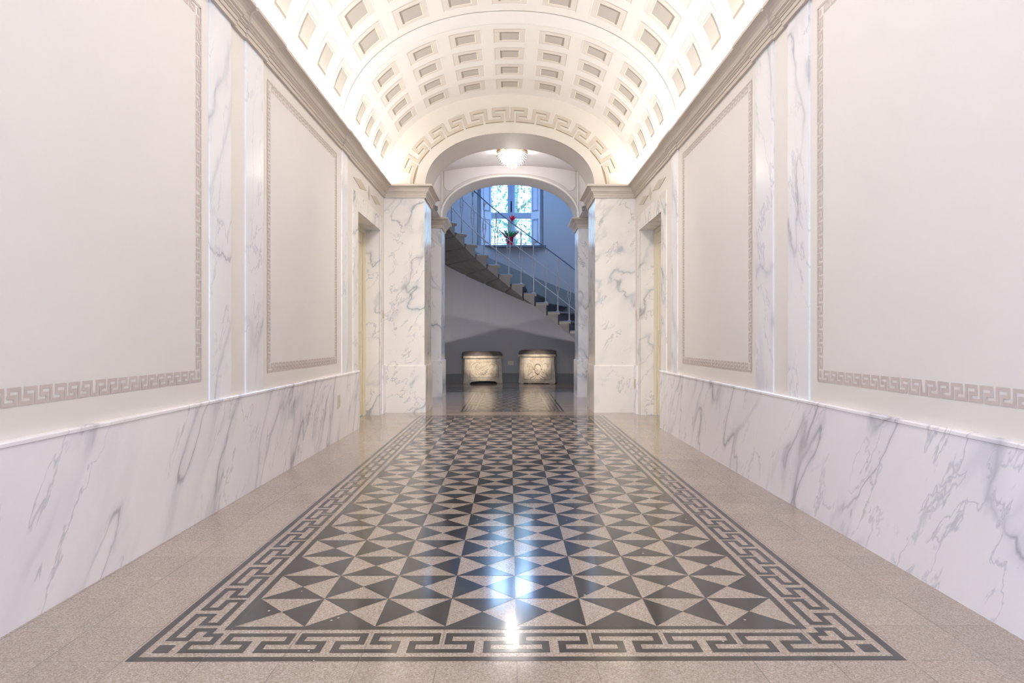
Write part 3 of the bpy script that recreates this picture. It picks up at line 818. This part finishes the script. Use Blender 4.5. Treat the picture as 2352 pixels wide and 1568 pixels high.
# railing
rl = tag(empty('stair_railing', (CX, CY, 0)), 'pale iron stair railing with slender loop balusters and thin handrail', 'railing')
RR = RI+.06
def rail(name, h, r, mat, t0=.30, t1=3.05):
    m = MB(); K = 90
    m.tube([sp_(t0+(t1-t0)*k/K, RR, Z0+(t0+(t1-t0)*k/K-T0)/DT*RISE+h) for k in range(K+1)], r, 8)
    return m.build(name, mat, rl)
HO = -.04
rail('handrail', 1.15+HO, .012, M['rail']); rail('middle_rail', .73+HO, .008, M['iron']); rail('lower_rail', .31+HO, .010, M['iron'])
bal = None
def baluster_mesh():
    m = MB()
    H = 1.12
    m.lathe([(.018, .012), (.017, .06), (.013, .20)], n=10)
    m.tube([(0, 0, .2), (0, 0, .36)], .012, 8); m.tube([(0, 0, .84), (0, 0, 1.02)], .012, 8)
    for s_ in (-1, 1):
        m.tube([(s_*.038*sin(pi*k/14)**1.0, 0, .36+.48*k/14) for k in range(15)], .0075, 7)
    m.lathe([(.012, 1.0), (.016, 1.03), (.024, 1.06), (.020, 1.09), (.012, 1.12)], n=10)
    m.tube([(0, 0, 1.06), (-.03, 0, 1.075), (-.045, 0, 1.095), (-.035, 0, 1.11), (-.022, 0, 1.10)], .006, 6)
    return m
for n in range(n_first, 14):
    th = T0-DT*n+DT*.24; zn = Z0-RISE*n
    if zn < .35: break
    if bal is None:
        bal = baluster_mesh().build('baluster', M['iron'], rl); o = bal
        m = MB(); m.tube([(.026*cos(2*pi*k/16), 0, .60+.055*sin(2*pi*k/16)) for k in range(16)], .0065, 6, closed=True); m.build('ring', M['iron'], bal)
        m = MB(); m.lathe([(0, 0), (.036, 0), (.036, .012), (.022, .02), (.017, .022)], n=12); m.build('base_flange', M['iron'], bal)
    else: o = copy_tree(bal, rl)
    o.location = Vector(sp_(th, RR, zn))*S; o.rotation_euler = (0, 0, th+pi/2)

# ------------------------------------------------------------------ stone chests
def chest(name, X, label, rz, wb, wt, H, kind):
    Y = 14.97
    root = tag(empty(name, (X, Y, 0), rz), label, 'stone chest')
    d = (.27, .30)[kind]; hb = H-.16
    b = MB()
    # front outline polygon (x,z); kind 0 has an arched cut at its foot
    rr = random.Random(kind+5)
    base = []
    if kind == 0:
        L = wb/2; base = [(-L, 0), (-L+.15, 0), (-L+.18, .035), (-L+.26, .050), (-.1, .062), (.12, .060), (L-.22, .052), (L-.15, .035), (L-.13, 0), (L, 0)]
    else:
        L = wb/2; K = 22; base = [(-L+.03+(2*L-.06)*k/K, .004+.014*rr.random() if 2 < k < K-2 else 0) for k in range(K+1)]; base = [(-L, .02)]+base+[(L, .02)]
    left = [(-wb/2+(wb-wt)/2*f+rr.uniform(-.006, .006), hb*f) for f in (.12, .25, .4, .55, .7, .85)]
    outl = base+[(-x, z) for x, z in left]+[(wt/2, hb), (-wt/2, hb)]+[(x, z) for x, z in reversed(left)]
    b.prism(outl, lambda x, z: (x, 0, z), lambda x, z: (x*1.04, d, z))
    b.build('body', M['chest'], root, bevel=.008, recalc=True)
    # lid: front lip plus sloping dark top
    l = MB(); lw = wt/2+.035; z0 = hb+.001; ztop = H
    l.box(-lw, -.035, z0, lw, .02, z0+.055, 0)
    nt_ = 34
    for k in range(nt_): x = -lw+2*lw*(k+.5)/nt_; l.box(x-.004, -.041, z0+.006, x+.004, -.035, z0+.05, 0)
    l.build('lid_front', M['chest'], root, bevel=.003)
    t = MB(); K = 12
    def tp(x, y, z): return (x, y, z)
    hx = lw-.005
    poly = [(-.02, z0+.057), (.08, ztop), (d-.02, ztop), (d+.02, z0+.03), (d+.02, z0), (.021, z0), (.021, z0+.056)]
    rows = []
    for k in range(K+1):
        x = -hx+2*hx*k/K; e = .022*(abs(x)/hx)**10
        rows.append([(x*(1 if z < z0+.06 else (1-.035)), y, z-e if z > z0+.1 else z) for y, z in poly])
    t.grid(rows, 0, False, True); t.face(rows[0]); t.face(list(reversed(rows[-1])))
    if kind == 0:
        for cx in (-.16, .17): t.tube([(cx+.055*cos(2*pi*k/20), .035+.012*sin(2*pi*k/20), z0+.09+.020*sin(2*pi*k/20)) for k in range(20)], .007, 6, closed=True)
        t.ball((0, .03, z0+.085), .03, .012, .022)
    t.build('lid', M['chest_top'], root, bevel=.006, recalc=True)
    c = MB(); zc = hb*.50; yf = -.004
    if kind == 0:
        x0, x1, za, zb = -.31, .36, .155, hb-.08
        for p, q_ in (((x0, za), (x1, za)), ((x1, za), (x1, zb)), ((x1, zb), (x0, zb)), ((x0, zb), (x0, za))):
            c.tube([(p[0], yf, p[1]), (q_[0], yf, q_[1])], .006, 6)
        cx = -.02; zc = (za+zb)/2
        c.lathe([(0, -.014), (.10, -.010), (.118, 0)], (cx, yf, zc), 28, 0, Matrix.Rotation(radians(-90), 4, 'X'))
        for k in range(14):   # rosette petals
            a = 2*pi*k/14; mt = Matrix.Rotation(-a, 4, 'Y')
            c.ball((cx+.072*cos(a), yf, zc+.072*sin(a)), .060, .021, .0175, 10, 6, 0, mt)
        c.ball((cx, yf-.005, zc), .028, .024, .028)
        def arc(cx_, cz, r, a0, a1, rz_=None, th_=.009):
            rz_ = rz_ or r; c.tube([(cx_+r*cos(a0+(a1-a0)*k/24), yf, cz+rz_*sin(a0+(a1-a0)*k/24)) for k in range(25)], th_, 6)
        R = (zb-za)/2-.01
        arc(-.15, zc, .145, radians(60), radians(300), R)
        arc(-.13, zc+.07, .045, radians(-40), radians(200), .05); arc(-.13, zc-.07, .045, radians(-200), radians(40), .05)
        arc(.20, zc+.075, .045, radians(-120), radians(170), .055); arc(.20, zc-.075, .045, radians(-170), radians(120), .055)
        arc(.25, zc, .10, radians(-75), radians(75), R)
        arc(-.10, zc+.07, .018, 0, 5.5); arc(-.10, zc-.07, .018, 0, 5.5); arc(.19, zc-.09, .018, 0, 5.5)
        c.build('carved_rosette', M['chest'], root)
    else:
        cx, zc = .02, .33
        c.ball((cx, yf, zc), .078, .050, .115, 16, 12)                     # face
        c.ball((cx+.004, yf-.048, zc-.005), .013, .020, .030)               # nose
        c.ball((cx-.028, yf-.038, zc+.022), .016, .010, .009); c.ball((cx+.032, yf-.038, zc+.022), .016, .010, .009)
        c.ball((cx, yf-.040, zc-.055), .022, .012, .008); c.ball((cx, yf-.034, zc-.09), .020, .014, .014)
        rr = random.Random(9)
        for k in range(17):                                                # hair curls
            a = radians(-10+200*k/16); c.ball((cx+.095*cos(a), yf-.008, zc+.045+.10*sin(a)), .026+rr.uniform(-.004, .006), .028, .026)
        for k in range(8):
            for s_ in (-1, 1): c.ball((cx+s_*(.098+.006*k % .02), yf-.006, zc+.03-.024*k), .018, .018, .016)
        for s_ in (-1, 1):                                                 # wings
            for j in range(6):
                x_in = .12+.026*j; x_t = x_in+.010
                c.tube([(cx+s_*(.11+.020*j*(k/9)**.4+.012*k/9*(j > 2)), yf, zc+.105+(.035-.004*abs(j-3))*sin(pi*min(1, k/5)/1.0*.5)-.30*(k/9)*(.62+.065*j)) for k in range(10)], [.006+.007*sin(pi*(k+1)/11) for k in range(10)], 6)
            c.tube([(cx+s_*(.125+.055*(1-cos(pi*k/12))), yf, zc+.06+.09*sin(pi*k/12)*(1 if k < 7 else 1)-.0*k) for k in range(13)], .011, 6)
            c.tube([(cx+s_*.04, yf, zc-.10), (cx+s_*.10, yf, zc-.15), (cx+s_*.17, yf, zc-.20)], [.014, .018, .012], 7)
            c.tube([(cx+s_*.02, yf, zc-.11), (cx+s_*.05, yf, zc-.17), (cx+s_*.09, yf, zc-.225)], [.012, .014, .01], 7)
        for z in (.10, ): c.tube([(-.30, yf, z), (.33, yf, z)], .008, 6)
        for x in (-.30, .33): c.tube([(x, yf, .10), (x, yf, hb-.07)], .006, 6)
        c.build('carved_winged_head', M['chest'], root)
    return root
chest('stone_chest', -.61, 'carved stone chest with a flower rosette and arched foot, under the staircase', radians(12), .92, .86, .745, 0)
chest('stone_chest', .62, 'carved stone chest with a winged head in relief, beside the wall socket', radians(-9), .85, .80, .78, 1)

# ------------------------------------------------------------------ chandelier
ch = tag(empty('chandelier', (.035, 10.6, 0)), 'bowl shaped crystal ceiling lamp with bronze rim, lit, between the two arches', 'ceiling lamp')
ZTOP = vz(.035, 10.6)
m = MB(); m.lathe([(0, ZTOP-.01), (.20, ZTOP-.012), (.215, ZTOP-.02), (.250, ZTOP-.022), (.262, ZTOP-.034), (.262, ZTOP-.048), (.250, ZTOP-.056), (.235, ZTOP-.05), (.20, ZTOP-.035), (0, ZTOP-.03)], n=48)
m.build('rim', M['brass'], ch)
def bowl(f): return .245*cos(f*pi/2)**.75, ZTOP-.055-.215*f**1.0*(.25+.75*f) if False else ZTOP-.058-.20*sin(f*pi/2)
m = MB(); m.lathe([(bowl(k/10)[0]*.86, bowl(k/10)[1]+.012) for k in range(11)], n=32); m.build('glowing_bowl', M['bulb'], ch)
for rI in range(9):
    f = rI/9.3; r, z = bowl(f); nn_ = max(8, int(2*pi*r/.028)); m = MB()
    for k in range(nn_):
        a = 2*pi*(k+.5*(rI % 2))/nn_; m.ball((r*cos(a), r*sin(a), z), .0125, .0125, .017, 5, 4)
    m.sm = [False]*len(m.sm)
    m.build('crystal_row', M['crystal'], ch)
m = MB(); zb = bowl(1)[1]; m.lathe([(0, zb+.02), (.048, zb+.015), (.05, zb+.002), (.03, zb-.010), (.02, zb-.022), (.006, zb-.045), (0, zb-.05)], n=16); m.build('finial', M['brass'], ch)
pl = bpy.data.lights.new('chandelier_lamp', 'POINT'); pl.energy = 12; pl.color = (1, .93, .86); pl.shadow_soft_size = .05
po = bpy.data.objects.new('chandelier_lamp', pl); po.location = Vector((.035, 10.6, ZTOP-.33))*S; COL.objects.link(po)
for a in range(5):
    pl = bpy.data.lights.new('chandelier_rim_lamp', 'POINT'); pl.energy = .9; pl.color = (1, .96, .92); pl.shadow_soft_size = .01
    po = bpy.data.objects.new('chandelier_rim_lamp', pl); po.location = Vector((.035+.30*cos(a*1.2566+.3), 10.6+.30*sin(a*1.2566+.3), ZTOP-.075))*S; COL.objects.link(po)

# ------------------------------------------------------------------ potted bromeliad
PXX, PYY, PZZ = .0, 15.55, WZ0+.012
pp = tag(empty('potted_bromeliad', (PXX, PYY, PZZ)), 'red flowering bromeliad in a raspberry pot on the stair window sill', 'potted plant')
m = MB(); m.lathe([(0, 0), (.105, 0), (.11, .01), (.085, .03), (.082, .05), (.10, .20), (.105, .215), (.092, .215), (.085, .19), (0, .185)], n=28); m.build('pot', M['pot'], pp)
def blade(m, az, L, rise, w0, droop, z0=.18, r0=.02, segs=7, mi=0):
    rows = []
    for k in range(segs+1):
        f = k/segs; r = r0+L*f*cos(rise)*(1+.15*f); z = z0+L*f*sin(rise)-droop*f*f
        wd = w0*(sin(pi*min(1, f*.85+.15)))**.7*(1-f**3) + .001
        c0 = Vector((r*cos(az), r*sin(az), z)); sd = Vector((-sin(az), cos(az), 0))*wd
        rows.append([c0-sd, c0-sd*.5+Vector((0, 0, -wd*.25)), c0+Vector((0, 0, -wd*.35)), c0+sd*.5+Vector((0, 0, -wd*.25)), c0+sd])
    m.grid(rows, mi, True)
rnd = random.Random(2)
for k in range(15):
    m = MB(); a = 2*pi*k/15+rnd.uniform(-.1, .1); blade(m, a, rnd.uniform(.26, .38), rnd.uniform(.65, 1.25), .034, rnd.uniform(.02, .12)); m.build('leaf', M['leaf'], pp, merge=False)
for a, L, ri in ((pi+.1, .31, .80), (-.1, .31, .80), (pi-.35, .26, .9), (.45, .26, .9)):
    m = MB(); blade(m, a, L, ri, .085, .0, .19, .05); m.build('bract', M['bract'], pp, merge=False)
m = MB(); m.tube([(0, 0, .18), (.02, 0, .45), (.055, 0, .63)], [.012, .011, .014], 8); stem = m.build('stem', M['leaf'], pp)
for k in range(12):
    m = MB(); a = 2*pi*k/12; ri = 1.25-.55*(k % 3)/2
    blade(m, a, .17, ri, .028, .0, .60, .0); o = m.build('flower_petal', M['bract'], stem, merge=False); o.location = (.055*S, 0, 0)

# ------------------------------------------------------------------ sockets, switches
def plate(x, y, z, face, w_, h_, label, cat='wall socket', name='wall_socket', holes=2):
    """face: rotation about Z so the plate's front (-Y) looks into the room"""
    r = tag(empty(name, (x, y, z), face), label, cat)
    m = MB(); m.box(-w_/2, -.010, -h_/2, w_/2, 0, h_/2); m.build('plate', M['plate'], r, bevel=.004)
    m = MB(); m.box(-w_*.28, -.013, -h_*.30, w_*.28, -.010, h_*.30); ins = m.build('insert', M['plate'], r, bevel=.002)
    m = MB()
    for k in range(holes):
        m.ball((((k-(holes-1)/2)*.018) if w_ > h_ else 0, -.013, 0 if w_ > h_ else (k-(holes-1)/2)*.018), .005, .002, .006, 8, 4)
    m.build('socket_hole', M['slot'], ins)
    return r
plate(-XS, 6.53, .395, radians(90), .10, .125, 'beige socket plate on the left marble wainscot before the door')
plate(XW-.027, 8.93, .405, radians(-90), .09, .13, 'beige socket plate low on the right marble plinth beside the far door')
plate(-XW, 8.945, 1.355, radians(90), .08, .11, 'small cream switch plate on the left wall beside the pier', 'light switch', 'light_switch', 1)
plate(XW, 8.945, 1.355, radians(-90), .08, .11, 'small cream switch plate on the right wall beside the pier', 'light switch', 'light_switch', 1)
plate(.02, drum(.02), .46, 0, .14, .095, 'beige socket plate on the stairwell wall between the stone chests', holes=3)

# small spot fittings behind the first arch and floor uplights
for sg, lb in ((-1, 'small grey spotlight fixed behind the left capital'), (1, 'small grey spotlight fixed behind the right capital')):
    r = tag(empty('spotlight', (sg*1.145, 10.14, 3.06)), lb, 'spotlight')
    m = MB(); m.tube([(sg*.03, -.04, .03), (sg*.0, 0, .02), (-sg*.015, .03, -.005)], [.010, .012, .012], 8); m.box(sg*.015, -.06, .0, sg*.06, -.02, .06); m.build('bracket', M['iron'], r)
    m = MB(); mt = Matrix.Rotation(radians(62), 4, 'X'); m.lathe([(0, -.03), (.025, -.03), (.032, .03), (.028, .032), (0, .01)], (0, .03, -.01), 16, 0, mt); m.build('lamp_head', M['iron'], r)
for x, y, lb in ((1.34, 13.0, 'small bright floor uplight beside the right inner pier'),):
    r = tag(empty('floor_uplight', (x, y, 0)), lb, 'floor lamp')
    m = MB(); m.lathe([(0, 0), (.05, 0), (.05, .01), (.018, .02), (.018, .09), (0, .09)], n=16); m.build('base', M['dark'], r)
    m = MB(); m.ball((0, 0, .125), .026, n=14, k=10); m.build('lamp_head', M['dark'], r)
    m = MB(); m.ball((-.01, -.02, .130), .014, n=12, k=8); m.build('lens', M['fled'], r)
